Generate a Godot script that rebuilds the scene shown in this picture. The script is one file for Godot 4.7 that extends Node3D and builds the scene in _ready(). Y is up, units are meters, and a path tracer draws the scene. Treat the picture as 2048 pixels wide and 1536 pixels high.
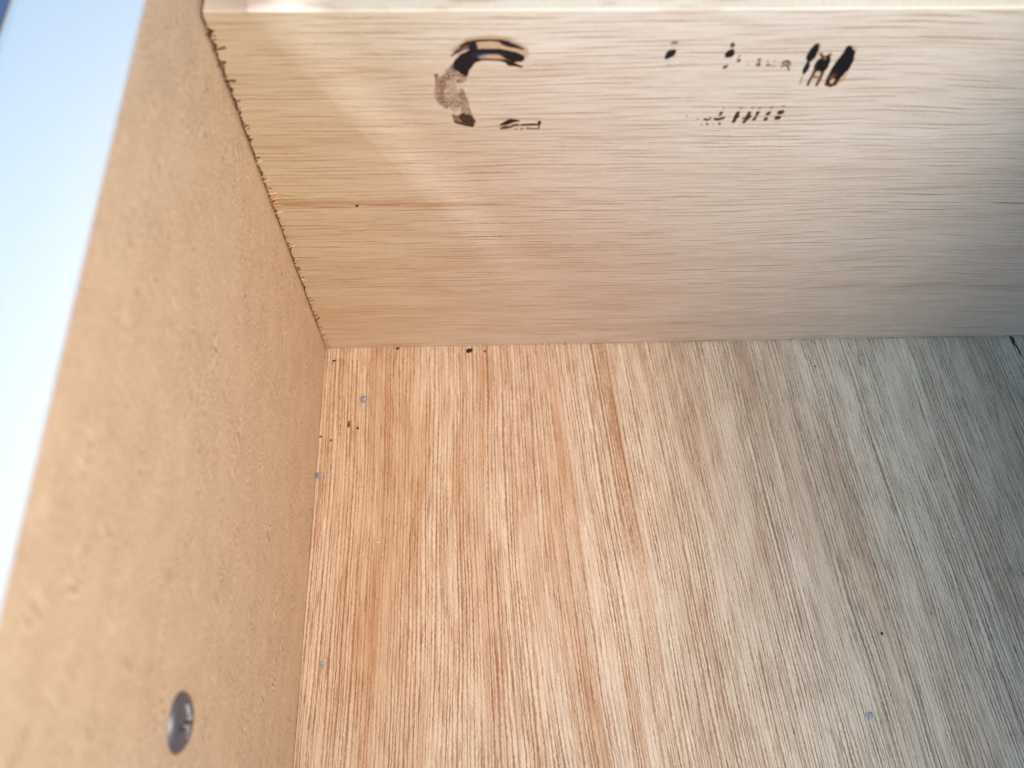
extends Node3D
# The inside corner of a wooden drawer. x runs away from the drawer front, y up, z towards the viewer.

const SIDE_H := 0.100          # height of the plywood side
const FRONT_H := 0.1136        # height of the drawer front
const FRONT_T := 0.0166        # thickness of the drawer front
const TEX_X := 0.200           # width that the wood textures cover
const TEX_Z := 0.160
const SLIT := Vector2(0.0008, 0.0016)
var rng := RandomNumberGenerator.new()
var names := {}

# ---------------------------------------------------------------- helpers
func numbered(called: String, parent: Node) -> String:
	var key := str(parent.get_instance_id()) + called
	var n: int = names.get(key, 0)
	names[key] = n + 1
	return called if n == 0 else "%s_%03d" % [called, n]

func put(called: String, mesh: Mesh, mat: Material, parent: Node) -> MeshInstance3D:
	var o := MeshInstance3D.new()
	o.name = numbered(called, parent)
	o.mesh = mesh
	o.material_override = mat
	parent.add_child(o, true)
	return o

func tag(o: Node, label: String, category: String, group := "") -> void:
	o.set_meta("label", label)
	o.set_meta("category", category)
	if group != "":
		o.set_meta("group", group)

func noise(seed_: int, freq := 1.0, octaves := 1) -> FastNoiseLite:
	var n := FastNoiseLite.new()
	n.seed = seed_
	n.noise_type = FastNoiseLite.TYPE_SIMPLEX_SMOOTH
	n.frequency = freq
	n.fractal_type = FastNoiseLite.FRACTAL_FBM if octaves > 1 else FastNoiseLite.FRACTAL_NONE
	n.fractal_octaves = octaves
	return n

func start() -> SurfaceTool:
	var st := SurfaceTool.new()
	st.begin(Mesh.PRIMITIVE_TRIANGLES)
	return st

# one flat face; corners in ring order, wound to face n
func face(st: SurfaceTool, p: Array, uv: Array, n: Vector3) -> void:
	var a: Vector3 = p[0]
	var b: Vector3 = p[1]
	var c: Vector3 = p[2]
	var order := [0, 1, 2, 0, 2, 3] if (b - a).cross(c - a).dot(n) < 0.0 else [0, 2, 1, 0, 3, 2]
	for i in order:
		if i >= p.size():
			continue
		st.set_normal(n)
		st.set_uv(uv[i])
		st.add_vertex(p[i])

func uv_wall(v: Vector3) -> Vector2: return Vector2(v.x / TEX_X, (SIDE_H - v.y) / SIDE_H)
func uv_top(v: Vector3) -> Vector2: return Vector2(v.x / TEX_X + 0.31, -v.z / SIDE_H + 0.53)
func uv_floor(v: Vector3) -> Vector2: return Vector2(v.x / TEX_X, v.z / TEX_Z)
func uv_front(v: Vector3) -> Vector2: return Vector2(v.z / TEX_Z + 0.25, (FRONT_H - v.y) / 0.08)

# axis-aligned box whose faces take their texture place from the given function
func box(st: SurfaceTool, lo: Vector3, hi: Vector3, uvf: Callable) -> void:
	for axis in 3:
		for side in 2:
			var n := Vector3.ZERO
			n[axis] = 1.0 if side == 1 else -1.0
			var p := []
			for k in 4:
				var q := Vector3.ZERO
				q[axis] = hi[axis] if side == 1 else lo[axis]
				var u := (axis + 1) % 3
				var w := (axis + 2) % 3
				q[u] = hi[u] if k == 1 or k == 2 else lo[u]
				q[w] = hi[w] if k >= 2 else lo[w]
				p.append(q)
			var uv := []
			for q in p:
				uv.append(uvf.call(q + (Vector3(0, 0, q.y) if axis != 1 else Vector3.ZERO)) if false else uvf.call(q))
			face(st, p, uv, n)

func smooth(a: float, b: float, x: float) -> float:
	var t := clampf((x - a) / (b - a), 0.0, 1.0)
	return t * t * (3.0 - 2.0 * t)

func image_of(w: int, h: int, bytes: PackedByteArray, fmt := Image.FORMAT_RGB8) -> ImageTexture:
	return ImageTexture.create_from_image(Image.create_from_data(w, h, false, fmt, bytes))

# ---------------------------------------------------------------- wood of the drawer bottom: grain along z
func floor_material() -> StandardMaterial3D:
	var w := 2048
	var h := 1024
	var rgb := PackedByteArray()
	var hgt := PackedByteArray()
	rgb.resize(w * h * 3)
	hgt.resize(w * h)
	var n_warp := noise(11, 1.0, 2)
	var n_line := noise(12)
	var n_line2 := noise(13)
	var n_fade := noise(14)
	var n_band := noise(15, 1.0, 3)
	var n_pore := noise(16)
	var n_tone := noise(17, 1.0, 2)
	var i := 0
	var r2 := RandomNumberGenerator.new()
	r2.seed = 5
	for y in h:
		var v := (y + 0.5) / h * TEX_Z * 1000.0
		for x in w:
			var u := (x + 0.5) / w * TEX_X * 1000.0
			var tilt := 0.085 * smooth(25.0, 75.0, u)
			var rag := n_tone.get_noise_2d(u * 1.1 + 300.0, v * 0.75)
			var q := u - tilt * v + 0.9 * n_warp.get_noise_2d(u * 0.018, v * 0.010) + 0.10 * n_warp.get_noise_2d(u * 0.12 + 90.0, v * 0.05) + 0.13 * rag
			# figure: soft brown and pale bands, a few mm to a few cm wide
			var band := n_band.get_noise_2d(q * 0.055, v * 0.0045)
			var fine := n_tone.get_noise_2d(q * 0.38, v * 0.011)
			var mott := n_tone.get_noise_2d(q * 0.9 + 40.0, v * 0.16)
			# thin dark growth lines about 1 mm apart, which fade in and out
			var ph := q / 0.84 + 0.50 * n_line.get_noise_2d(q * 0.33, v * 0.006) + 0.10 * n_line.get_noise_2d(q * 0.9 + 50.0, v * 0.03)
			var idx := floorf(ph)
			var own := n_line2.get_noise_2d(idx * 17.3, v * 0.006)
			var l1 := (1.0 - smooth(0.02, 0.235 + 0.06 * own, absf(ph - idx - 0.5))) * (0.80 + 0.45 * own)
			var ph2 := q / 0.55 + 0.5 * n_line2.get_noise_2d(q * 0.5 + 7.0, v * 0.014)
			var l2 := 1.0 - smooth(0.0, 0.26, absf(ph2 - floorf(ph2) - 0.5))
			var f := clampf(0.84 + 0.65 * n_fade.get_noise_2d(q * 0.14, v * 0.012) + 0.34 * mott + 0.34 * rag, 0.25, 1.0)
			var f2 := clampf(0.55 + 1.0 * n_fade.get_noise_2d(q * 0.30 + 31.0, v * 0.045), 0.0, 1.0)
			var line := clampf(l1 * f + 0.75 * l2 * f2, 0.0, 1.0)
			# pores: short broken dashes
			var pore := smooth(0.26, 0.66, n_pore.get_noise_2d(q * 2.6, v * 0.11))
			var brown := smooth(0.05, 0.55, band + 0.35 * fine)
			var pale := smooth(0.12, 0.6, -band - 0.45 * fine)
			var r := 225.0 + 5.0 * pale - 13.0 * brown + 7.0 * mott + 5.0 * fine + 5.0 * rag
			var g := 206.5 + 8.0 * pale - 21.0 * brown + 8.0 * mott + 6.0 * fine + 6.0 * rag
			var b := 184.0 + 10.0 * pale - 25.0 * brown + 8.0 * mott + 6.0 * fine + 6.0 * rag
			var warm_cast := 1.0 - smooth(0.0, 62.0, q)   # warm light at the drawer front, put into the wood colour
			r -= 6.0 * warm_cast
			g -= 8.0 * warm_cast
			b -= 13.0 * warm_cast
			var fig := smooth(0.22, 0.62, n_band.get_noise_2d(q * 0.16 + 60.0, v * 0.009)) * (0.75 + 0.5 * mott)
			fig += 1.0 * exp(-pow((q - 69.0) / 1.7, 2.0)) * (1.0 - smooth(50.0, 74.0, v)) * (0.7 + 0.8 * rag)
			fig += 0.9 * exp(-pow((q - 104.0) / 2.8, 2.0)) * (1.0 - smooth(14.0, 42.0, v))
			fig += 0.55 * exp(-pow((q - 54.0) / 3.0, 2.0)) * smooth(8.0, 40.0, v)
			fig += 0.5 * exp(-pow((q - 88.0) / 5.0, 2.0)) * (1.0 - smooth(20.0, 60.0, v))
			fig -= 0.6 * exp(-pow((q - 50.2) / 0.8, 2.0)) * smooth(20.0, 60.0, v)
			fig -= 0.8 * exp(-pow((q - 147.0) / 1.0, 2.0)) * (1.0 - smooth(20.0, 40.0, v))
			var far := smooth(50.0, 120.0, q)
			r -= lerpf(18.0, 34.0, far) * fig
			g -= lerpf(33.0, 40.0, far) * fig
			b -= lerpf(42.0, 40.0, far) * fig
			var cool_cast := 0.50 * smooth(62.0, 140.0, q) * (1.0 - 0.2 * fig)   # cool shade of the far end, mixed into the veneer colour
			r += (190.0 - r) * cool_cast
			g += (197.0 - g) * cool_cast
			b += (193.0 - b) * cool_cast
			var d := line * 0.74 + pore * 0.27 * (0.4 + f)
			d = minf(d, 0.85)
			r += (lerpf(144.0, 94.0, cool_cast * 1.8) - r) * d
			g += (lerpf(98.0, 92.0, cool_cast * 1.8) - g) * d
			b += (lerpf(66.0, 86.0, cool_cast * 1.8) - b) * d
			var grain := r2.randf() * 16.0 - 8.0
			var bump := 200.0 - 120.0 * line - 70.0 * pore + 18.0 * mott + grain
			if u > 55.0 and u < 120.0 and r2.randf() < 0.0022 * smooth(55.0, 80.0, u) * (1.0 - smooth(90.0, 120.0, u)):   # sparkle of the lacquer, painted as pale flecks
				r += 45.0; g += 52.0; b += 60.0
				bump += 60.0
			# open crack near the far end of the back edge
			var cx := u - 175.4 - 0.22 * v - 0.15 * sin(v * 2.1)
			if v < 7.0 and absf(cx) < 0.32 * (1.0 - v / 7.5) + 0.06:
				r = 22.0; g = 18.0; b = 14.0
				bump = 0.0
			rgb[i * 3] = clampi(int(r + grain), 0, 255)
			rgb[i * 3 + 1] = clampi(int(g + grain), 0, 255)
			rgb[i * 3 + 2] = clampi(int(b + grain), 0, 255)
			hgt[i] = clampi(int(bump), 0, 255)
			i += 1
	var m := StandardMaterial3D.new()
	m.resource_name = "veneer_bottom"
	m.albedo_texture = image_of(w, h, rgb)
	m.heightmap_enabled = true
	m.heightmap_texture = image_of(w, h, hgt, Image.FORMAT_L8)
	m.heightmap_scale = 0.010
	m.roughness = 0.5
	m.metallic_specular = 0.45
	return m

# ---------------------------------------------------------------- ink: strokes of round dabs, each [x, y, radius], in mm on the wood
func stroke(ink: Dictionary, col: Color, a: float, dry: float, soft: float, pts: Array, frame: Array) -> void:
	# frame: origin, step right, step down, twist, radius scale
	var p := []
	for q in pts:
		var o: Vector2 = frame[0] + frame[1] * q[0] + frame[2] * q[1] + frame[3] * (q[0] * q[1] * 1e-6)
		p.append(Vector3(o.x, o.y, maxf(q[2] * frame[4] * 1.14 + 0.02, 0.085)))
	if p.size() == 1:
		p.append(p[0] + Vector3(0.01, 0, 0))
	ink.list.append([col, a, dry, soft, p])

func paint_ink(rgb: PackedByteArray, w: int, h: int, list: Array) -> void:
	var n := noise(77, 1.0, 2)
	var n2 := noise(78)
	for s in list:
		var col: Color = s[0]
		var p: Array = s[4]
		var soft: float = s[3]
		var lo := Vector2(1e9, 1e9)
		var hi := -lo
		for q in p:
			var m: float = q.z + soft + 0.3
			lo = lo.min(Vector2(q.x - m, q.y - m))
			hi = hi.max(Vector2(q.x + m, q.y + m))
		var kx := w / (TEX_X * 1000.0)
		var ky := h / (SIDE_H * 1000.0)
		for y in range(maxi(0, int((SIDE_H * 1000.0 - hi.y) * ky)), mini(h - 1, int((SIDE_H * 1000.0 - lo.y) * ky)) + 1):
			for x in range(maxi(0, int(lo.x * kx)), mini(w - 1, int(hi.x * kx)) + 1):
				var c := Vector2((x + 0.5) / kx, SIDE_H * 1000.0 - (y + 0.5) / ky)
				var best := 1e9
				for k in p.size() - 1:
					var a := Vector2(p[k].x, p[k].y)
					var d := Vector2(p[k + 1].x, p[k + 1].y) - a
					var t := clampf((c - a).dot(d) / maxf(d.length_squared(), 1e-9), 0.0, 1.0)
					best = minf(best, c.distance_to(a + d * t) - lerpf(p[k].z, p[k + 1].z, t))
				var rough := 0.05 * n.get_noise_2d(c.x * 1.6, c.y * 5.0)
				var cover := (1.0 - smooth(-soft * 0.5 - 0.06, soft * 0.5 + 0.12, best + rough)) * float(s[1])
				if float(s[2]) > 0.0 and cover > 0.0:   # dry print: broken along the grain
					var st := n.get_noise_2d(c.x * 0.5 + 50.0, c.y * 3.6) * 1.0 + n2.get_noise_2d(c.x * 2.0, c.y * 3.0) * 0.9
					cover *= lerpf(1.0, smooth(-0.25, 0.45, st), float(s[2]))
				if cover <= 0.003:
					continue
				var i := (y * w + x) * 3
				# thin ink soaks in brown, thick ink stays dark
				var tint := Color8(98, 54, 30).lerp(col, smooth(0.25, 0.95, cover / float(s[1])))
				for k in 3:
					rgb[i + k] = int(lerpf(rgb[i + k], tint[k] * 255.0, cover))

func stamp_ink() -> Array:
	var ink := {"list": []}
	var C := [Vector2(32.1025, 96.5464), Vector2(0.0110384, -0.0000738), Vector2(-0.0011016, -0.0148070), Vector2(1.2026, -0.0641), 0.0128]
	var S := [Vector2(65.4975, 96.3231), Vector2(0.0161884, -0.0001082), Vector2(0.0038638, -0.0226016), Vector2(2.7247, -0.1487), 0.0190]
	var black := Color8(12, 8, 14)
	var navy := Color8(10, 9, 26)
	var purple := Color8(32, 16, 32)
	var rust := Color8(72, 34, 20)
	var burn := Color8(190, 128, 62)
	var wash := Color8(78, 60, 56)
	var umber := Color8(112, 76, 52)
	# --- the big open C
	stroke(ink, burn, 0.55, 0.0, 0.7, [[400, 250, 20], [600, 135, 26], [870, 105, 26], [1100, 125, 26], [1330, 240, 22], [1350, 320, 14]], C)
	stroke(ink, burn, 0.40, 0.0, 0.5, [[720, 210, 40], [900, 195, 40], [1100, 230, 30], [1260, 265, 20]], C)
	stroke(ink, purple, 0.95, 0.45, 0.12, [[355, 320, 6], [430, 265, 20], [520, 215, 34], [600, 185, 34]], C)
	stroke(ink, navy, 0.97, 0.0, 0.12, [[480, 200, 10], [560, 165, 18], [650, 155, 22], [640, 215, 46]], C)
	stroke(ink, black, 0.97, 0.0, 0.10, [[560, 160, 12], [700, 132, 10], [870, 124, 7], [1020, 131, 10], [1110, 150, 14]], C)
	stroke(ink, purple, 0.97, 0.0, 0.14, [[1010, 145, 14], [1080, 168, 28], [1170, 192, 26], [1250, 212, 14], [1315, 237, 5]], C)
	stroke(ink, burn, 0.5, 0.2, 0.4, [[720, 320, 40], [900, 335, 40], [1060, 340, 40]], C)
	stroke(ink, Color8(62, 58, 70), 0.75, 0.2, 0.3, [[400, 470, 45], [440, 430, 20]], C)
	stroke(ink, wash, 0.85, 0.75, 0.3, [[280, 590, 34], [350, 540, 60], [430, 520, 70], [490, 570, 45]], C)
	stroke(ink, black, 0.98, 0.0, 0.12, [[545, 575, 18], [520, 520, 50], [500, 440, 95], [560, 370, 92], [640, 310, 72], [750, 268, 36], [870, 263, 29], [1000, 266, 32], [1100, 305, 52], [1190, 340, 66], [1265, 352, 48], [1308, 355, 16]], C)
	stroke(ink, black, 0.95, 0.0, 0.1, [[1130, 420, 30], [1210, 440, 16], [1290, 466, 7]], C)
	stroke(ink, black, 0.95, 0.0, 0.10, [[660, 385, 22], [770, 369, 8], [900, 372, 6], [1000, 376, 8], [1090, 392, 18]], C)
	stroke(ink, Color8(14, 36, 84), 0.75, 0.0, 0.25, [[640, 318, 20], [720, 298, 20], [800, 288, 15], [950, 291, 11], [1060, 302, 12]], C)
	stroke(ink, Color8(112, 134, 164), 0.7, 0.0, 0.25, [[715, 332, 16], [790, 318, 12]], C)
	stroke(ink, wash, 0.55, 0.9, 0.4, [[260, 640, 40], [400, 620, 40], [520, 620, 24]], C)
	stroke(ink, umber, 0.80, 0.65, 0.4, [[225, 640, 44], [195, 760, 46], [185, 870, 40], [215, 950, 40], [290, 1030, 24]], C)
	stroke(ink, umber, 0.50, 0.75, 0.6, [[300, 700, 80], [330, 820, 95], [420, 920, 100], [400, 1050, 46]], C)
	stroke(ink, wash, 0.40, 0.75, 0.6, [[230, 930, 50], [400, 980, 60]], C)
	stroke(ink, rust, 0.6, 0.7, 0.1, [[455, 668, 26], [520, 656, 20]], C)
	stroke(ink, umber, 0.75, 0.7, 0.2, [[490, 780, 18], [500, 880, 36], [535, 960, 34], [540, 1080, 50], [560, 1130, 50]], C)
	stroke(ink, rust, 0.85, 0.3, 0.1, [[150, 584, 20], [150, 620, 6], [152, 690, 5]], C)
	stroke(ink, rust, 0.9, 0.7, 0.12, [[385, 1165, 22], [430, 1220, 44], [470, 1250, 40]], C)
	stroke(ink, Color8(30, 12, 10), 0.96, 0.25, 0.12, [[510, 1180, 50], [565, 1215, 70], [600, 1250, 60], [620, 1300, 28]], C)
	stroke(ink, Color8(45, 18, 12), 0.9, 0.3, 0.1, [[410, 1265, 14], [520, 1290, 24], [630, 1325, 14]], C)
	# --- the short dash right of its foot
	stroke(ink, black, 0.97, 0.0, 0.10, [[1010, 1305, 8], [1080, 1278, 26], [1140, 1248, 32], [1190, 1240, 18], [1252, 1245, 7]], C)
	stroke(ink, rust, 0.95, 0.2, 0.10, [[1010, 1366, 8], [1070, 1345, 24], [1135, 1342, 12], [1190, 1308, 14], [1245, 1304, 12]], C)
	stroke(ink, black, 0.95, 0.0, 0.08, [[1290, 1305, 9], [1400, 1300, 11], [1530, 1298, 10], [1532, 1262, 16]], C)
	stroke(ink, rust, 0.85, 0.0, 0.06, [[1526, 1300, 3], [1520, 1364, 3], [1440, 1362, 4], [1362, 1357, 6]], C)
	stroke(ink, rust, 0.85, 0.0, 0.06, [[1205, 1371, 5], [1222, 1371, 5]], C)
	stroke(ink, rust, 0.85, 0.0, 0.06, [[1285, 1366, 5], [1306, 1368, 5]], C)
	# --- the print at the right: two dots and small letters
	for b in [[1550, 140, 26, 1500, 230, 30], [1620, 260, 40, 1570, 340, 30], [1870, 170, 40, 1740, 400, 66]]:
		stroke(ink, burn, 0.42, 0.0, 0.6, [[b[0], b[1], b[2]], [b[3], b[4], b[5]]], S)
	stroke(ink, rust, 0.75, 0.4, 0.1, [[205, 112, 6], [225, 101, 10], [246, 105, 7]], S)
	stroke(ink, navy, 0.98, 0.0, 0.1, [[158, 226, 15], [190, 196, 30], [216, 178, 18]], S)
	stroke(ink, rust, 0.25, 0.5, 0.1, [[168, 290, 6], [186, 294, 6]], S)
	stroke(ink, purple, 0.9, 0.2, 0.1, [[766, 112, 9], [768, 126, 15]], S)
	stroke(ink, black, 0.98, 0.0, 0.1, [[714, 216, 11], [742, 196, 31], [756, 176, 18]], S)
	stroke(ink, rust, 0.85, 0.1, 0.1, [[696, 312, 13], [712, 302, 8]], S)
	for q in [[826, 254, 12, 0.9], [832, 216, 7, 0.6], [818, 236, 4, 0.5], [912, 290, 5, 0.4], [905, 262, 4, 0.3], [1018, 248, 11, 0.75], [1008, 290, 15, 0.85], [1014, 268, 5, 0.5], [1098, 258, 6, 0.5], [1098, 293, 11, 0.75], [1125, 299, 5, 0.5], [1160, 262, 6, 0.4], [1150, 302, 6, 0.45]]:
		stroke(ink, rust, q[3], 0.3, 0.1, [[q[0], q[1], q[2]]], S)
	stroke(ink, rust, 0.85, 0.3, 0.1, [[1235, 276, 6], [1268, 258, 8], [1298, 268, 7], [1306, 290, 5]], S)
	stroke(ink, rust, 0.8, 0.3, 0.1, [[1226, 308, 5], [1240, 298, 7], [1268, 290, 9], [1288, 312, 5], [1294, 340, 3]], S)
	# --- the heavy slanting strokes
	stroke(ink, black, 0.99, 0.0, 0.1, [[1556, 128, 16], [1534, 165, 28], [1505, 215, 32], [1492, 243, 18]], S)
	stroke(ink, navy, 0.97, 0.1, 0.1, [[1474, 272, 9], [1466, 305, 18], [1448, 340, 17], [1434, 372, 5]], S)
	stroke(ink, rust, 0.6, 0.5, 0.1, [[1420, 400, 4], [1400, 458, 3]], S)
	stroke(ink, rust, 0.9, 0.2, 0.1, [[1594, 198, 8], [1618, 228, 9], [1652, 218, 9], [1682, 204, 11]], S)
	stroke(ink, black, 0.98, 0.0, 0.1, [[1668, 222, 10], [1654, 262, 20], [1626, 316, 24], [1610, 348, 12]], S)
	stroke(ink, Color8(34, 20, 14), 0.97, 0.15, 0.1, [[1594, 258, 24], [1572, 300, 30], [1556, 330, 18]], S)
	stroke(ink, black, 0.97, 0.1, 0.1, [[1600, 270, 26], [1590, 318, 28]], S)
	stroke(ink, rust, 0.92, 0.2, 0.08, [[1538, 345, 10], [1512, 400, 9], [1490, 430, 9], [1472, 474, 7]], S)
	stroke(ink, rust, 0.92, 0.2, 0.08, [[1612, 358, 10], [1592, 406, 10], [1574, 440, 10], [1556, 472, 9]], S)
	stroke(ink, umber, 0.8, 0.3, 0.1, [[1530, 396, 9], [1560, 404, 9], [1588, 398, 9]], S)
	stroke(ink, black, 0.99, 0.0, 0.1, [[1858, 146, 18], [1856, 200, 42], [1822, 262, 58], [1782, 322, 62], [1762, 372, 40], [1752, 420, 14]], S)
	stroke(ink, black, 0.95, 0.1, 0.1, [[1715, 330, 14], [1690, 380, 14], [1666, 430, 14], [1656, 460, 12]], S)
	stroke(ink, rust, 0.95, 0.1, 0.1, [[1650, 462, 14], [1690, 480, 12], [1724, 466, 14], [1746, 430, 16]], S)
	stroke(ink, umber, 0.9, 0.5, 0.15, [[1715, 385, 22], [1690, 420, 14]], S)
	stroke(ink, Color8(214, 190, 160), 0.85, 0.0, 0.12, [[1698, 438, 13], [1716, 428, 9]], S)
	# --- the row of tiny dotted figures below
	for q in [[505, 806, 6, 528, 816, 8], [540, 812, 5, 562, 796, 6], [530, 858, 7, 532, 858, 7], [662, 742, 11, 650, 766, 6], [602, 802, 8, 630, 812, 10], [640, 804, 11, 682, 796, 10], [645, 855, 9, 647, 853, 8],
		[818, 742, 13, 804, 770, 13], [806, 780, 18, 792, 800, 13], [790, 806, 11, 778, 832, 12], [924, 744, 13, 912, 770, 10], [914, 784, 22, 896, 812, 12], [866, 800, 7, 886, 802, 7], [880, 826, 10, 876, 834, 13],
		[1004, 742, 13, 990, 770, 7], [984, 786, 7, 968, 808, 13], [1114, 736, 9, 1100, 752, 15], [1080, 802, 14, 1076, 810, 13], [1214, 738, 21, 1226, 736, 20], [1186, 792, 20, 1196, 792, 19]]:
		stroke(ink, Color8(58, 24, 18), 0.92, 0.1, 0.1, [[q[0], q[1], q[2]], [q[3], q[4], q[5]]], S)
	for q in [[685, 700, 6], [838, 692, 7], [846, 704, 5], [952, 694, 7], [1020, 698, 9], [1132, 692, 10], [1244, 677, 9], [480, 865, 5], [590, 860, 5], [340, 775, 5], [440, 800, 4], [870, 690, 4]]:
		stroke(ink, rust, 0.5, 0.3, 0.1, [[q[0], q[1], q[2]]], S)
	return ink.list

# ---------------------------------------------------------------- wood of the drawer side: grain along x, with the ink print
func side_material() -> StandardMaterial3D:
	var w := 2048
	var h := 1024
	var rgb := PackedByteArray()
	var hgt := PackedByteArray()
	rgb.resize(w * h * 3)
	hgt.resize(w * h)
	var n_warp := noise(31, 1.0, 2)
	var n_line := noise(32)
	var n_fade := noise(34)
	var n_band := noise(35, 1.0, 3)
	var n_dash := noise(36)
	var n_tone := noise(37, 1.0, 2)
	var r2 := RandomNumberGenerator.new()
	r2.seed = 9
	var i := 0
	for y in h:
		var v := (1.0 - (y + 0.5) / h) * SIDE_H * 1000.0
		for x in w:
			var u := (x + 0.5) / w * TEX_X * 1000.0
			var far := smooth(70.0, 150.0, u)
			var q := v + (0.5 + 1.3 * far) * n_warp.get_noise_2d(u * 0.013, v * 0.03) + 0.15 * n_warp.get_noise_2d(u * 0.06 + 90.0, v * 0.2) + 0.07 * n_tone.get_noise_2d(u * 0.7 + 300.0, v * 1.4)
			var band := n_band.get_noise_2d(u * 0.006, q * 0.085)
			var fine := n_tone.get_noise_2d(u * 0.018, q * 0.55)
			var mott := n_tone.get_noise_2d(u * 0.22 + 40.0, q * 1.3)
			var ph := q / 0.92 + 0.34 * n_line.get_noise_2d(u * 0.006, q * 0.20) + 0.07 * n_line.get_noise_2d(u * 0.09 + 50.0, q * 0.9)
			var idx := floorf(ph)
			var own := n_line.get_noise_2d(idx * 13.7, u * 0.012)
			var l1 := (1.0 - smooth(0.01, 0.16, absf(ph - idx - 0.5))) * clampf(0.80 + 0.5 * own, 0.2, 1.0)
			var ph2 := q / 0.52 + 0.6 * n_line.get_noise_2d(u * 0.012 + 9.0, q * 0.8 + 33.0)
			var i2 := floorf(ph2)
			var l2 := (1.0 - smooth(0.0, 0.26, absf(ph2 - i2 - 0.5))) * smooth(-0.1, 0.6, n_line.get_noise_2d(i2 * 9.1, u * 0.06))
			var f := smooth(-0.45, 0.55, n_fade.get_noise_2d(u * 0.050, idx * 3.1))
			var dash := smooth(0.34, 0.66, n_dash.get_noise_2d(u * 0.075, q * 2.4))
			var d := 0.66 * l1 * f + 0.30 * l2 + 0.08 * dash
			var brown := smooth(0.10, 0.6, band + 0.3 * fine)
			var pale := smooth(0.10, 0.6, -band - 0.3 * fine)
			# the one brown streak that starts at the drawer front
			var sy := q - 57.3 + 0.035 * u
			var streak := exp(-sy * sy / 0.9) * (1.0 - smooth(26.0, 54.0, u)) * (0.55 + 0.45 * n_fade.get_noise_2d(u * 0.09 + 12.0, q * 2.2))
			# darker figure low at the far end
			var fy := q - 25.0 + 0.02 * (u - 120.0)
			var fig := exp(-fy * fy / 1.2) * smooth(110.0, 122.0, u) * (0.5 + 0.5 * n_fade.get_noise_2d(u * 0.05 + 70.0, q))
			brown = clampf(0.6 * brown + 3.4 * streak + 2.2 * fig, 0.0, 4.0)
			var r := 220.0 + 4.0 * pale - 11.0 * brown + 4.0 * mott + 5.0 * fine
			var g := 201.0 + 6.0 * pale - 17.0 * brown + 4.5 * mott + 6.0 * fine
			var b := 183.0 + 8.0 * pale - 20.0 * brown + 5.0 * mott + 6.0 * fine
			var warm_cast := 1.0 - smooth(0.0, 62.0, u)  # warm light near the drawer front, tinted into the side wood
			r -= 3.0 * warm_cast
			g -= 3.0 * warm_cast
			b -= 18.0 * warm_cast
			var cool_cast := 0.28 * smooth(62.0, 150.0, u)  # cooler light of the far end, blended into the wood colour
			r += (212.0 - r) * cool_cast
			g += (206.0 - g) * cool_cast
			b += (194.0 - b) * cool_cast
			r += (150.0 - r) * d
			g += (108.0 - g) * d
			b += (80.0 - b) * d
			var grain := r2.randf() * 10.0 - 5.0
			if r2.randf() < 0.0007:  # pale flecks: lacquer glints painted into the wood colour
				grain += 34.0
			rgb[i * 3] = clampi(int(r + grain), 0, 255)
			rgb[i * 3 + 1] = clampi(int(g + grain), 0, 255)
			rgb[i * 3 + 2] = clampi(int(b + grain), 0, 255)
			hgt[i] = clampi(int(195.0 - 110.0 * l1 * f - 60.0 * l2 - 50.0 * dash + 26.0 * mott + 12.0 * fine + grain), 0, 255)
			i += 1
	paint_ink(rgb, w, h, stamp_ink())
	var m := StandardMaterial3D.new()
	m.resource_name = "plywood_side"
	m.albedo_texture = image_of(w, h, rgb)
	m.heightmap_enabled = true
	m.heightmap_texture = image_of(w, h, hgt, Image.FORMAT_L8)
	m.heightmap_scale = 0.008
	m.roughness = 0.48
	m.metallic_specular = 0.45
	return m

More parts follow.
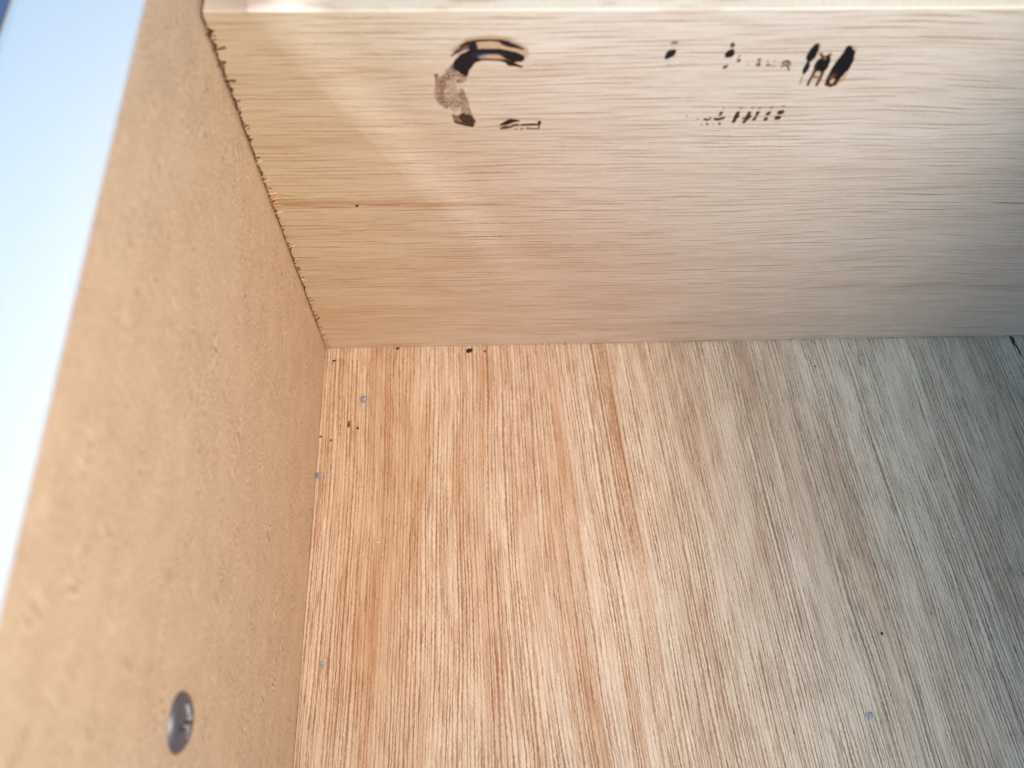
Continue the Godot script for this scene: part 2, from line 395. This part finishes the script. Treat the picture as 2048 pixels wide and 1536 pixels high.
# ---------------------------------------------------------------- raw fibreboard
func board_material() -> StandardMaterial3D:
	var w := 2048
	var h := 1024
	var rgb := PackedByteArray()
	var hgt := PackedByteArray()
	rgb.resize(w * h * 3)
	hgt.resize(w * h)
	var n_blot := noise(51, 1.0, 3)
	var n_fib := noise(52)
	var n_fib2 := noise(53)
	var n_dark := noise(54)
	var n_lite := noise(55)
	var n_dir := noise(56)
	var r2 := RandomNumberGenerator.new()
	r2.seed = 19
	var i := 0
	for y in h:
		var b0 := (y + 0.5) / h * 80.0
		for x in w:
			var a := (x + 0.5) / w * TEX_Z * 1000.0
			var bend := 2.2 * n_dir.get_noise_2d(a * 0.12, b0 * 0.12)
			var p := a + bend * 0.5
			var q := b0 + bend
			var blot := n_blot.get_noise_2d(a * 0.10, b0 * 0.16)
			var fib := n_fib.get_noise_2d(p * 0.65, q * 2.5)
			var fib2 := n_fib2.get_noise_2d(p * 1.4 + q * 0.5, q * 3.2 - p * 0.3)
			var dark := smooth(0.46, 0.80, n_dark.get_noise_2d(p * 1.0, q * 2.9 + 9.0)) * smooth(-0.5, 0.4, n_blot.get_noise_2d(a * 0.05 + 70.0, b0 * 0.05))
			var lite := smooth(0.50, 0.86, n_lite.get_noise_2d(p * 0.8 + 3.0, q * 3.4))
			var grain := r2.randf() * 16.0 - 8.0
			var t := 7.0 * blot + 10.0 * fib + 11.0 * fib2 + 1.2 * grain
			var r := 220.0 + t - 54.0 * dark + 20.0 * lite
			var g := 191.5 + t * 1.05 - 60.0 * dark + 26.0 * lite
			var bl := 158.0 + t * 1.05 - 60.0 * dark + 32.0 * lite
			rgb[i * 3] = clampi(int(r), 0, 255)
			rgb[i * 3 + 1] = clampi(int(g), 0, 255)
			rgb[i * 3 + 2] = clampi(int(bl), 0, 255)
			hgt[i] = clampi(int(140.0 + 38.0 * fib + 30.0 * fib2 - 60.0 * dark + 40.0 * lite + grain), 0, 255)
			i += 1
	var m := StandardMaterial3D.new()
	m.resource_name = "fibreboard"
	m.albedo_texture = image_of(w, h, rgb)
	m.heightmap_enabled = true
	m.heightmap_texture = image_of(w, h, hgt, Image.FORMAT_L8)
	m.heightmap_scale = 0.0035
	m.roughness = 0.62
	m.metallic_specular = 0.35
	return m

# sawn ply edge: pale, with faint long streaks
func pale_edge_material() -> StandardMaterial3D:
	var w := 1024
	var h := 128
	var rgb := PackedByteArray()
	rgb.resize(w * h * 3)
	var n := noise(91, 1.0, 3)
	var r2 := RandomNumberGenerator.new()
	r2.seed = 4
	for y in h:
		for x in w:
			var t := n.get_noise_2d(x * 0.006, y * 0.11)
			var d := smooth(0.15, 0.55, n.get_noise_2d(x * 0.009 + 80.0, y * 0.2))
			var gr := r2.randf() * 8.0 - 4.0
			var i := (y * w + x) * 3
			rgb[i] = clampi(int(228.0 + 8.0 * t - 30.0 * d + gr), 0, 255)
			rgb[i + 1] = clampi(int(208.0 + 10.0 * t - 42.0 * d + gr), 0, 255)
			rgb[i + 2] = clampi(int(184.0 + 12.0 * t - 50.0 * d + gr), 0, 255)
	var m := StandardMaterial3D.new()
	m.resource_name = "sawn_edge"
	m.albedo_texture = image_of(w, h, rgb)
	m.roughness = 0.6
	return m

func plain(called: String, c: Color, rough: float, metal := 0.0, spec := 0.5) -> StandardMaterial3D:
	var m := StandardMaterial3D.new()
	m.resource_name = called
	m.albedo_color = c
	m.roughness = rough
	m.metallic = metal
	m.metallic_specular = spec
	return m

# ---------------------------------------------------------------- small shapes
# a lump with an uneven surface, squashed to the given half sizes
func lump(half: Vector3, rough: float, seed_: int, rings := 8, segs := 12) -> ArrayMesh:
	var n := noise(seed_, 1.0, 2)
	var st := start()
	st.set_smooth_group(0)
	var grid := []
	for r in rings + 1:
		var th := PI * r / rings
		for s in segs:
			var ph := TAU * s / segs
			var d := Vector3(sin(th) * cos(ph), cos(th), sin(th) * sin(ph))
			grid.append(d * half * (1.0 + rough * n.get_noise_3d(d.x * 2.2, d.y * 2.2, d.z * 2.2) * 2.0))
	for r in rings:
		for s in segs:
			var a: Vector3 = grid[r * segs + s]
			var b: Vector3 = grid[r * segs + (s + 1) % segs]
			var c: Vector3 = grid[(r + 1) * segs + (s + 1) % segs]
			var e: Vector3 = grid[(r + 1) * segs + s]
			for q in [a, b, c, a, c, e]:
				st.add_vertex(q)
	st.generate_normals()
	return st.commit()

# a bent tapering sliver from a to b, bowed by the vector bow
func sliver(st: SurfaceTool, a: Vector3, b: Vector3, bow: Vector3, r0: float) -> void:
	var k := 5
	var prev := []
	for i in k + 1:
		var t := float(i) / k
		var c := a.lerp(b, t) + bow * (4.0 * t * (1.0 - t))
		var dir := (b - a).normalized()
		var s1 := dir.cross(Vector3(0.3, 0.5, 0.81)).normalized()
		var s2 := dir.cross(s1)
		var r := r0 * (1.0 - 0.85 * t)
		var ring := []
		for j in 4:
			var ang := TAU * j / 4.0
			ring.append(c + (s1 * cos(ang) + s2 * sin(ang) * 0.6) * r)
		if i > 0:
			for j in 4:
				var l := (j + 1) % 4
				for q in [prev[j], prev[l], ring[l], prev[j], ring[l], ring[j]]:
					st.add_vertex(q)
		prev = ring

# ---------------------------------------------------------------- the scene
func _ready() -> void:
	rng.seed = 20240

	# camera
	var cam := Camera3D.new()
	cam.name = "camera"
	add_child(cam)
	cam.position = Vector3(0.0400738, 0.1829132, 0.1008045)
	cam.rotation = Vector3(-1.1132191, -0.0716204, 0.0451845)
	var lens := CameraAttributesPhysical.new()
	lens.frustum_focal_length = 25.795
	lens.frustum_near = 0.01
	lens.frustum_far = 20.0
	lens.frustum_focus_distance = 0.172
	lens.exposure_aperture = 15.0
	cam.attributes = lens
	cam.fov = 49.8945
	cam.near = 0.01
	cam.far = 20.0
	cam.current = true

	# air and exposure
	var we := WorldEnvironment.new()
	we.name = "environment"
	var env := Environment.new()
	env.background_mode = Environment.BG_COLOR
	env.background_color = Color8(84, 108, 150)
	env.background_energy_multiplier = 1.0
	env.tonemap_mode = Environment.TONE_MAPPER_LINEAR
	env.tonemap_exposure = 1.09
	env.sdfgi_enabled = true
	env.ssao_enabled = true
	env.ssil_enabled = true
	we.environment = env
	add_child(we)

	# added main light: small, soft and unseen, close above the open drawer
	area("added_main_light", Vector3(0.122, 0.26, 0.135), Vector3(0.04, 0.04, 0.04), Vector2(0.10, 0.10), Color(1.0, 0.985, 0.955), 0.054)
	# cool sky light that comes in over the drawer front
	area("sky_window_light", Vector3(-0.56, 0.52, 0.40), Vector3(0.08, 0.08, 0.02), Vector2(0.42, 0.42), Color(0.76, 0.91, 1.0), 0.60)
	# added warm spot, standing in for light bounced into the corner
	var lamp := SpotLight3D.new()
	lamp.name = "warm_fill_light"
	add_child(lamp)
	lamp.look_at_from_position(Vector3(0.105, 0.30, 0.15), Vector3(0.012, 0.015, 0.035), Vector3(0, 0, -1))
	lamp.light_color = Color(1.0, 0.73, 0.45)
	lamp.light_energy = 0.028
	lamp.spot_angle = 17.0
	lamp.spot_angle_attenuation = 1.0
	lamp.light_size = 0.02
	lamp.shadow_enabled = true
	# added slit light: a narrow cool beam that skims the drawer side
	build_added_slit_lamp(Vector3(0.0215, 0.0820, 0.0), Vector3(-0.460, 0.870, 0.150).normalized())

	build_cabinet()
	build_drawer()
	build_crumbs()

func area(called: String, at: Vector3, to: Vector3, size: Vector2, c: Color, e: float) -> void:
	var l := AreaLight3D.new()
	l.name = called
	add_child(l)
	l.look_at_from_position(at, to, Vector3(0.1, 0.2, -1.0))
	l.area_size = size
	l.light_color = c
	l.light_energy = e
	l.area_range = 6.0
	l.area_attenuation = 2.0
	l.shadow_enabled = true

# added hooded light, out of view, whose slit throws a streak of light
func build_added_slit_lamp(aim: Vector3, dir: Vector3) -> void:
	var lamp := Node3D.new()
	lamp.name = "added_slit_lamp"
	add_child(lamp)
	tag(lamp, "added dark metal hood, out of view, with a narrow slit that throws the light streak", "lamp")
	lamp.look_at_from_position(aim + dir * 1.5, aim, Vector3(0, 0, 1))
	var metal := plain("lamp_metal", Color8(60, 62, 66), 0.6, 0.4)
	var f := func(v: Vector3) -> Vector2: return Vector2(v.x, v.z)
	var st := start()
	for q in [[-0.022, -0.020, -0.022, 0.022], [0.020, 0.022, -0.022, 0.022], [-0.0199, 0.0199, -0.022, -0.020], [-0.0199, 0.0199, 0.020, 0.022]]:
		box(st, Vector3(q[0], q[2], -0.20), Vector3(q[1], q[3], 0.02), f)
	box(st, Vector3(-0.0199, -0.0199, 0.015), Vector3(0.0199, 0.0199, 0.0199), f)
	put("hood", st.commit(), metal, lamp)
	st = start()
	var w := SLIT.x / 2.0
	var l := SLIT.y / 2.0
	for q in [[-0.022, -w, -0.022, 0.022], [w, 0.022, -0.022, 0.022], [-w, w, -0.022, -l], [-w, w, l, 0.022]]:
		box(st, Vector3(q[0], q[2], -0.2012), Vector3(q[1], q[3], -0.2002), f)
	put("slit_plate", st.commit(), metal, lamp)
	var lit := AreaLight3D.new()
	lit.name = "slit_light"
	lamp.add_child(lit)
	lit.area_size = Vector2(0.0011, 0.0011)
	lit.light_color = Color(0.84, 0.91, 1.0)
	lit.light_energy = 4.2
	lit.area_range = 4.0
	lit.area_attenuation = 2.0
	lit.shadow_enabled = true

# the cabinet that the drawer runs into; its rail shades the far end
func build_cabinet() -> void:
	var paint := plain("cabinet_paint", Color8(150, 160, 160), 0.45)
	var cab := Node3D.new()
	cab.name = "cabinet"
	add_child(cab)
	tag(cab, "pale painted cabinet that the open drawer runs into", "cabinet")
	var f := func(v: Vector3) -> Vector2: return Vector2(v.x, v.z)
	var st := start()
	box(st, Vector3(0.131, 0.112, -0.06), Vector3(0.157, 0.1342, 0.40), f)
	put("front_rail", st.commit(), paint, cab)
	st = start()
	box(st, Vector3(0.137, 0.1345, -0.08), Vector3(0.62, 0.160, 0.42), f)
	put("worktop", st.commit(), paint, cab)

func build_drawer() -> void:
	# the three large textures are computed side by side
	var t1 := Thread.new()
	var t2 := Thread.new()
	t1.start(side_material)
	t2.start(floor_material)
	var board := board_material()
	var wood_side: StandardMaterial3D = t1.wait_to_finish()
	var wood_floor: StandardMaterial3D = t2.wait_to_finish()
	var white := plain("white_paint", Color8(203, 213, 219), 0.36)
	var dark_core := plain("plywood_core", Color8(120, 84, 54), 0.8)
	var drawer := Node3D.new()
	drawer.name = "drawer"
	add_child(drawer)
	tag(drawer, "open wooden drawer with white-edged fibreboard front and ink stamp on its plywood side", "drawer")

	# --- drawer front: fibreboard with a painted top edge and outer face
	var st := start()
	box(st, Vector3(-FRONT_T + 0.0006, -0.014, -0.035), Vector3(0.0, FRONT_H - 0.0005, 0.330), uv_front)
	var front := put("front_panel", st.commit(), board, drawer)
	# paint film: section drawn round the outer corner, run along z
	st = start()
	st.set_smooth_group(0)
	var sec: Array[Vector2] = [Vector2(0.0, FRONT_H - 0.0005), Vector2(0.0, FRONT_H - 0.00025), Vector2(-0.00012, FRONT_H - 0.00006), Vector2(-0.0003, FRONT_H), Vector2(-0.006, FRONT_H + 0.00002), Vector2(-0.0118, FRONT_H)]
	for k in 9:
		var a := PI / 2.0 * k / 8.0
		sec.append(Vector2(-FRONT_T + 0.0022 - sin(a) * 0.0022, FRONT_H - 0.0022 + cos(a) * 0.0022))
	sec.append(Vector2(-FRONT_T, -0.014))
	for k in sec.size() - 1:
		var p0 := sec[k]
		var p1 := sec[k + 1]
		var q := [Vector3(p0.x, p0.y, -0.0352), Vector3(p1.x, p1.y, -0.0352), Vector3(p1.x, p1.y, 0.3302), Vector3(p0.x, p0.y, 0.3302)]
		for j in [0, 2, 1, 0, 3, 2]:
			st.set_uv(Vector2(q[j].z, q[j].x))
			st.add_vertex(q[j])
	st.generate_normals()
	put("painted_edge", st.commit(), white, front).set_meta("label", "white painted top edge with rounded outer corner")

	# --- screw in the drawer front: oval head with a cross recess
	var steel := plain("dark_steel", Color8(122, 122, 128), 0.5, 0.7)
	var head := start()
	head.set_smooth_group(0)
	var R := 0.0038
	var nr := 26
	var ns := 72
	var g := []
	for i in nr + 1:
		for j in ns:
			var rr := R * i / nr
			var an := TAU * j / ns
			var y := rr * cos(an)
			var z := rr * sin(an)
			var x := 0.0013 * sqrt(maxf(0.0, 1.0 - pow(rr / R, 2.2)))
			var ya := y * cos(0.35) + z * sin(0.35)
			var za := -y * sin(0.35) + z * cos(0.35)
			var arm := maxf(minf(smooth(0.00062, 0.00034, absf(ya)), smooth(0.0026, 0.0020, absf(za))), minf(smooth(0.00062, 0.00034, absf(za)), smooth(0.0026, 0.0020, absf(ya))))
			x -= arm * 0.0010
			g.append(Vector3(x, y, z))
	for i in nr:
		for j in ns:
			var l := (j + 1) % ns
			for q in [g[i * ns + j], g[(i + 1) * ns + j], g[(i + 1) * ns + l], g[i * ns + j], g[(i + 1) * ns + l], g[i * ns + l]]:
				head.add_vertex(q)
	head.generate_normals()
	var screw := put("screw", head.commit(), steel, front)
	screw.position = Vector3(0.00002, 0.0682, 0.0918)

	# --- plywood side with torn veneer where it meets the front
	st = start()
	var n := noise(61, 1.0, 2)
	var rows := 260
	var far_x := 0.42
	var gaps := PackedFloat32Array()
	for i in rows + 1:
		var y := SIDE_H * i / rows
		var up := y / SIDE_H
		var gp := 0.00026 + 0.00034 * up + 0.00055 * maxf(0.0, n.get_noise_2d(y * 420.0, 3.0)) + 0.00020 * maxf(0.0, n.get_noise_2d(y * 2600.0, 8.0))
		if up > 0.80 and up < 0.95:
			gp += 0.0004 * maxf(0.0, n.get_noise_2d(y * 1500.0, 20.0))
		gaps.append(gp)
	var edge_r := 0.0003
	for i in rows:
		var y0 := SIDE_H * i / rows
		var y1 := SIDE_H * (i + 1) / rows
		if i == 0:
			y0 = 0.0003
		if i == rows - 1:
			y1 = SIDE_H - edge_r
		if y1 > SIDE_H - edge_r:
			y1 = SIDE_H - edge_r
		if y0 >= y1:
			continue
		var a := Vector3(gaps[i], y0, 0)
		var b := Vector3(gaps[i + 1], y1, 0)
		var p := [a, Vector3(0.005, y0, 0), Vector3(0.005, y1, 0), b]
		face(st, p, [uv_wall(p[0]), uv_wall(p[1]), uv_wall(p[2]), uv_wall(p[3])], Vector3(0, 0, 1))
		p = [a, b, b - Vector3(0, 0, 0.003), a - Vector3(0, 0, 0.003)]
		face(st, p, [uv_wall(p[0]), uv_wall(p[1]), uv_wall(p[1]), uv_wall(p[0])], Vector3(-1, 0, 0))
	# the long clean part of the face: its lower edge a little uneven above the bottom panel
	var cols := 240
	for i in cols:
		var x0 := 0.005 + (far_x - 0.005) * i / cols
		var x1 := 0.005 + (far_x - 0.005) * (i + 1) / cols
		var e0 := 0.00034 + 0.00024 * clampf(x0 / 0.15, 0.0, 1.5) + 0.00016 * n.get_noise_2d(x0 * 260.0, 40.0)
		var e1 := 0.00034 + 0.00024 * clampf(x1 / 0.15, 0.0, 1.5) + 0.00016 * n.get_noise_2d(x1 * 260.0, 40.0)
		var p := [Vector3(x0, e0, 0), Vector3(x1, e1, 0), Vector3(x1, SIDE_H - edge_r, 0), Vector3(x0, SIDE_H - edge_r, 0)]
		face(st, p, [uv_wall(p[0]), uv_wall(p[1]), uv_wall(p[2]), uv_wall(p[3])], Vector3(0, 0, 1))
		p = [Vector3(x0, e0, 0), Vector3(x1, e1, 0), Vector3(x1, e1, -0.003), Vector3(x0, e0, -0.003)]
		face(st, p, [uv_wall(p[0]), uv_wall(p[1]), uv_wall(p[1]), uv_wall(p[0])], Vector3(0, -1, 0))
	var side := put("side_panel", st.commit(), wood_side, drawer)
	st = start()
	# eased top arris, then the top
	var tl := gaps[rows]
	for k in 5:
		var a0 := PI / 2.0 * k / 5.0
		var a1 := PI / 2.0 * (k + 1) / 5.0
		var q0 := Vector2(edge_r * cos(a0), edge_r * sin(a0))
		var q1 := Vector2(edge_r * cos(a1), edge_r * sin(a1))
		var p := [Vector3(tl, SIDE_H - edge_r + q0.y, q0.x - edge_r), Vector3(far_x, SIDE_H - edge_r + q0.y, q0.x - edge_r), Vector3(far_x, SIDE_H - edge_r + q1.y, q1.x - edge_r), Vector3(tl, SIDE_H - edge_r + q1.y, q1.x - edge_r)]
		face(st, p, [uv_top(p[0]), uv_top(p[1]), uv_top(p[2]), uv_top(p[3])], Vector3(0, q0.y + q1.y, q0.x + q1.x).normalized())
	var tp := [Vector3(tl, SIDE_H, -edge_r), Vector3(far_x, SIDE_H, -edge_r), Vector3(far_x, SIDE_H, -0.0128), Vector3(tl, SIDE_H, -0.0128)]
	face(st, tp, [uv_top(tp[0]), uv_top(tp[1]), uv_top(tp[2]), uv_top(tp[3])], Vector3(0, 1, 0))
	put("top_edge", st.commit(), pale_edge_material(), side).set_meta("label", "paler sawn top edge of the plywood side")
	st = start()
	box(st, Vector3(0.00005, -0.008, -0.0128), Vector3(far_x, SIDE_H - 0.0011, -0.0031), uv_wall)
	put("plywood_core", st.commit(), dark_core, side)

	# --- splinters: the larger torn slivers one by one, the fuzz as one
	var tan_wood := plain("torn_wood", Color8(216, 168, 118), 0.7)
	var pale_wood := plain("torn_pale_wood", Color8(238, 204, 164), 0.7)
	var dark_wood := plain("torn_dark_wood", Color8(96, 52, 36), 0.8)
	var spots := [[0.0965, 1.0, 2], [0.0935, 1.9, 2], [0.0905, 1.2, 2], [0.0872, 1.7, 2], [0.0690, 1.1, 1], [0.0655, 0.9, 0], [0.0640, 1.2, 1], [0.0602, 1.9, 1], [0.0594, 2.2, 0], [0.0587, 1.6, 1], [0.0580, 1.4, 0], [0.0566, 1.8, 0],
		[0.0548, 1.7, 1], [0.0500, 1.2, 0], [0.0462, 1.1, 0], [0.0440, 1.6, 1], [0.0380, 1.0, 0], [0.0310, 0.9, 1], [0.0212, 1.2, 0], [0.0196, 1.4, 1], [0.0176, 1.2, 0], [0.0152, 1.3, 2], [0.0090, 1.2, 1], [0.0050, 1.4, 0], [0.0032, 1.2, 1], [0.0014, 1.0, 0]]
	for s in spots:
		st = start()
		st.set_smooth_group(0)
		var y: float = s[0]
		var len: float = s[1] * rng.randf_range(0.0007, 0.0012)
		var a := Vector3(0.0006 + len * 0.75, y + rng.randf_range(-0.0002, 0.0002), 0.00002)
		var b := Vector3(0.00012, y + rng.randf_range(-0.0007, 0.0004), rng.randf_range(0.0003, 0.0009))
		sliver(st, a, b, Vector3(0, rng.randf_range(-0.0002, 0.0003), 0.0001), 0.00017)
		st.generate_normals()
		put("splinter", st.commit(), [tan_wood, pale_wood, dark_wood][s[2]], side)
	st = start()
	st.set_smooth_group(0)
	for k in 150:
		var y := rng.randf_range(0.0008, 0.0995)
		var a := Vector3(0.0003 + rng.randf_range(0.0001, 0.0006), y, -0.00002)
		var b := Vector3(rng.randf_range(0.00005, 0.0003), y + rng.randf_range(-0.0003, 0.0003), rng.randf_range(-0.0002, 0.0003))
		sliver(st, a, b, Vector3.ZERO, 0.00007)
	st.generate_normals()
	put("frayed_fibres", st.commit(), tan_wood, side).set_meta("kind", "stuff")

	st = start()
	st.set_smooth_group(0)
	for k in 64:
		var y := SIDE_H * (1.0 - pow(rng.randf(), 1.3)) * 0.985 + 0.0008
		var a := Vector3(0.0006 + rng.randf_range(0.0, 0.0009), y, 0.00001)
		var b := Vector3(0.00015 + rng.randf_range(0.0, 0.0002), y + rng.randf_range(-0.0005, 0.0003), rng.randf_range(0.0, 0.0004))
		sliver(st, a, b, Vector3.ZERO, rng.randf_range(0.00006, 0.00014))
	st.generate_normals()
	var dark_tear := put("torn_fibres", st.commit(), plain("torn_brown_wood", Color8(126, 78, 48), 0.8), side)
	dark_tear.set_meta("kind", "stuff")

	# --- bottom panel, let into the side
	st = start()
	box(st, Vector3(0.00012, -0.005, -0.0029), Vector3(far_x, 0.0, 0.330), uv_floor)
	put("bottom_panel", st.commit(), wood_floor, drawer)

# loose bits lying in the drawer
func build_crumbs() -> void:
	var lint := plain("grey_lint", Color8(172, 178, 188), 0.9)
	var black := plain("black_grit", Color8(16, 14, 14), 0.55)
	var brown := plain("brown_grit", Color8(92, 52, 26), 0.8)
	var cream := plain("cream_chip", Color8(226, 206, 172), 0.7)
	var blue := plain("blue_lint", Color8(176, 182, 202), 0.8)
	var list := [
		["lint_ball", 10.3, 14.5, Vector3(0.55, 0.5, 0.7), lint, 0.75, "grey lint ball on the drawer bottom, below the stamped side and clear of the fibreboard", "lint"],
		["lint_ball", 0.85, 34.0, Vector3(0.5, 0.5, 0.65), lint, 0.8, "grey lint ball caught where the drawer bottom meets the fibreboard front", "lint"],
		["lint_ball", 4.5, 76.0, Vector3(0.34, 0.3, 0.42), lint, 0.8, "tiny grey lint ball beside the fibreboard, nearest the screw", "lint"],
		["lint_ball", 118.3, 89.4, Vector3(0.48, 0.35, 0.52), blue, 0.7, "bluish lint ball alone on the shaded grey end of the drawer bottom", "lint"],
		["wood_chip", 15.0, 50.1, Vector3(0.62, 0.25, 0.26), cream, 0.5, "cream wood chip lying across the grain of the drawer bottom", "wood chip"],
		["black_speck", 36.0, 1.5, Vector3(0.80, 0.22, 0.62), black, 0.25, "large round black speck close under the stamped plywood side", "speck"],
		["black_speck", 18.1, 0.45, Vector3(0.48, 0.2, 0.26), black, 0.35, "flat black speck half under the lower edge of the plywood side", "speck"],
		["black_speck", 40.0, 1.75, Vector3(0.26, 0.15, 0.24), black, 0.35, "tiny black speck just right of the large round black one", "speck"],
		["black_speck", 2.4, 3.6, Vector3(0.42, 0.15, 0.20), black, 0.5, "thin black speck in the back corner of the drawer bottom", "speck"],
		["black_speck", 9.2, 22.0, Vector3(0.26, 0.15, 0.24), black, 0.4, "small black speck on the bottom, a little nearer than the grey lint below the stamp", "speck"],
		["black_speck", 0.55, 24.0, Vector3(0.30, 0.18, 0.24), black, 0.4, "small black speck touching the foot of the fibreboard front", "speck"],
		["brown_speck", 3.0, 25.0, Vector3(0.26, 0.12, 0.24), brown, 0.4, "small brown speck beside the black one at the foot of the fibreboard", "speck"],
		["brown_speck", 7.0, 21.0, Vector3(0.24, 0.10, 0.85), brown, 0.35, "long brown speck lying along the grain of the drawer bottom", "speck"],
		["black_speck", 124.8, 73.0, Vector3(0.24, 0.16, 0.34), black, 0.4, "black speck on the shaded grey end of the drawer bottom, above the bluish lint", "speck"],
		["black_speck", 122.9, 7.7, Vector3(0.26, 0.12, 0.24), black, 0.4, "tiny black speck near the stamped side under its slanting strokes", "speck"],
	]
	var k := 0
	for c in list:
		var half: Vector3 = c[3]
		var o: MeshInstance3D
		if c[0] == "lint_ball":
			o = put(c[0], lint_mesh(half * 0.0015, 300 + k), c[4], self)
		else:
			o = put(c[0], lump(half * 0.001, c[5], 300 + k), c[4], self)
		o.position = Vector3(c[1] * 0.001, half.y * 0.00085, c[2] * 0.001)
		o.rotation.y = 0.35 if c[0] == "wood_chip" else 0.0
		tag(o, c[6], c[7])
		k += 1
	var o := put("black_speck", lump(Vector3(0.00026, 0.00024, 0.00012), 0.4, 340), black, self)
	o.position = Vector3(0.01617, 0.05614, 0.00008)
	tag(o, "tiny black speck stuck on the brown streak of the plywood side", "speck")

# a loose ball of fluff: lumps and fine hairs in one mesh
func lint_mesh(half: Vector3, seed_: int) -> ArrayMesh:
	var r := RandomNumberGenerator.new()
	r.seed = seed_
	var st := start()
	for i in 7:
		var m := lump(half * r.randf_range(0.3, 0.55), 0.6, seed_ + i * 7, 6, 8)
		var at := Vector3(r.randf_range(-0.6, 0.6), r.randf_range(-0.4, 0.6), r.randf_range(-0.6, 0.6)) * half
		st.append_from(m, 0, Transform3D(Basis(Vector3.UP, r.randf() * TAU), at))
	var hair := start()
	hair.set_smooth_group(0)
	for i in 12:
		var a := Vector3(r.randf_range(-0.7, 0.7), r.randf_range(-0.3, 0.7), r.randf_range(-0.7, 0.7)) * half
		var b := a + Vector3(r.randf_range(-0.9, 0.9), r.randf_range(-0.2, 0.7), r.randf_range(-0.9, 0.9)) * half
		sliver(hair, a, b, Vector3(0, half.y * 0.3, 0), half.y * 0.09)
	hair.generate_normals()
	st.append_from(hair.commit(), 0, Transform3D.IDENTITY)
	return st.commit()
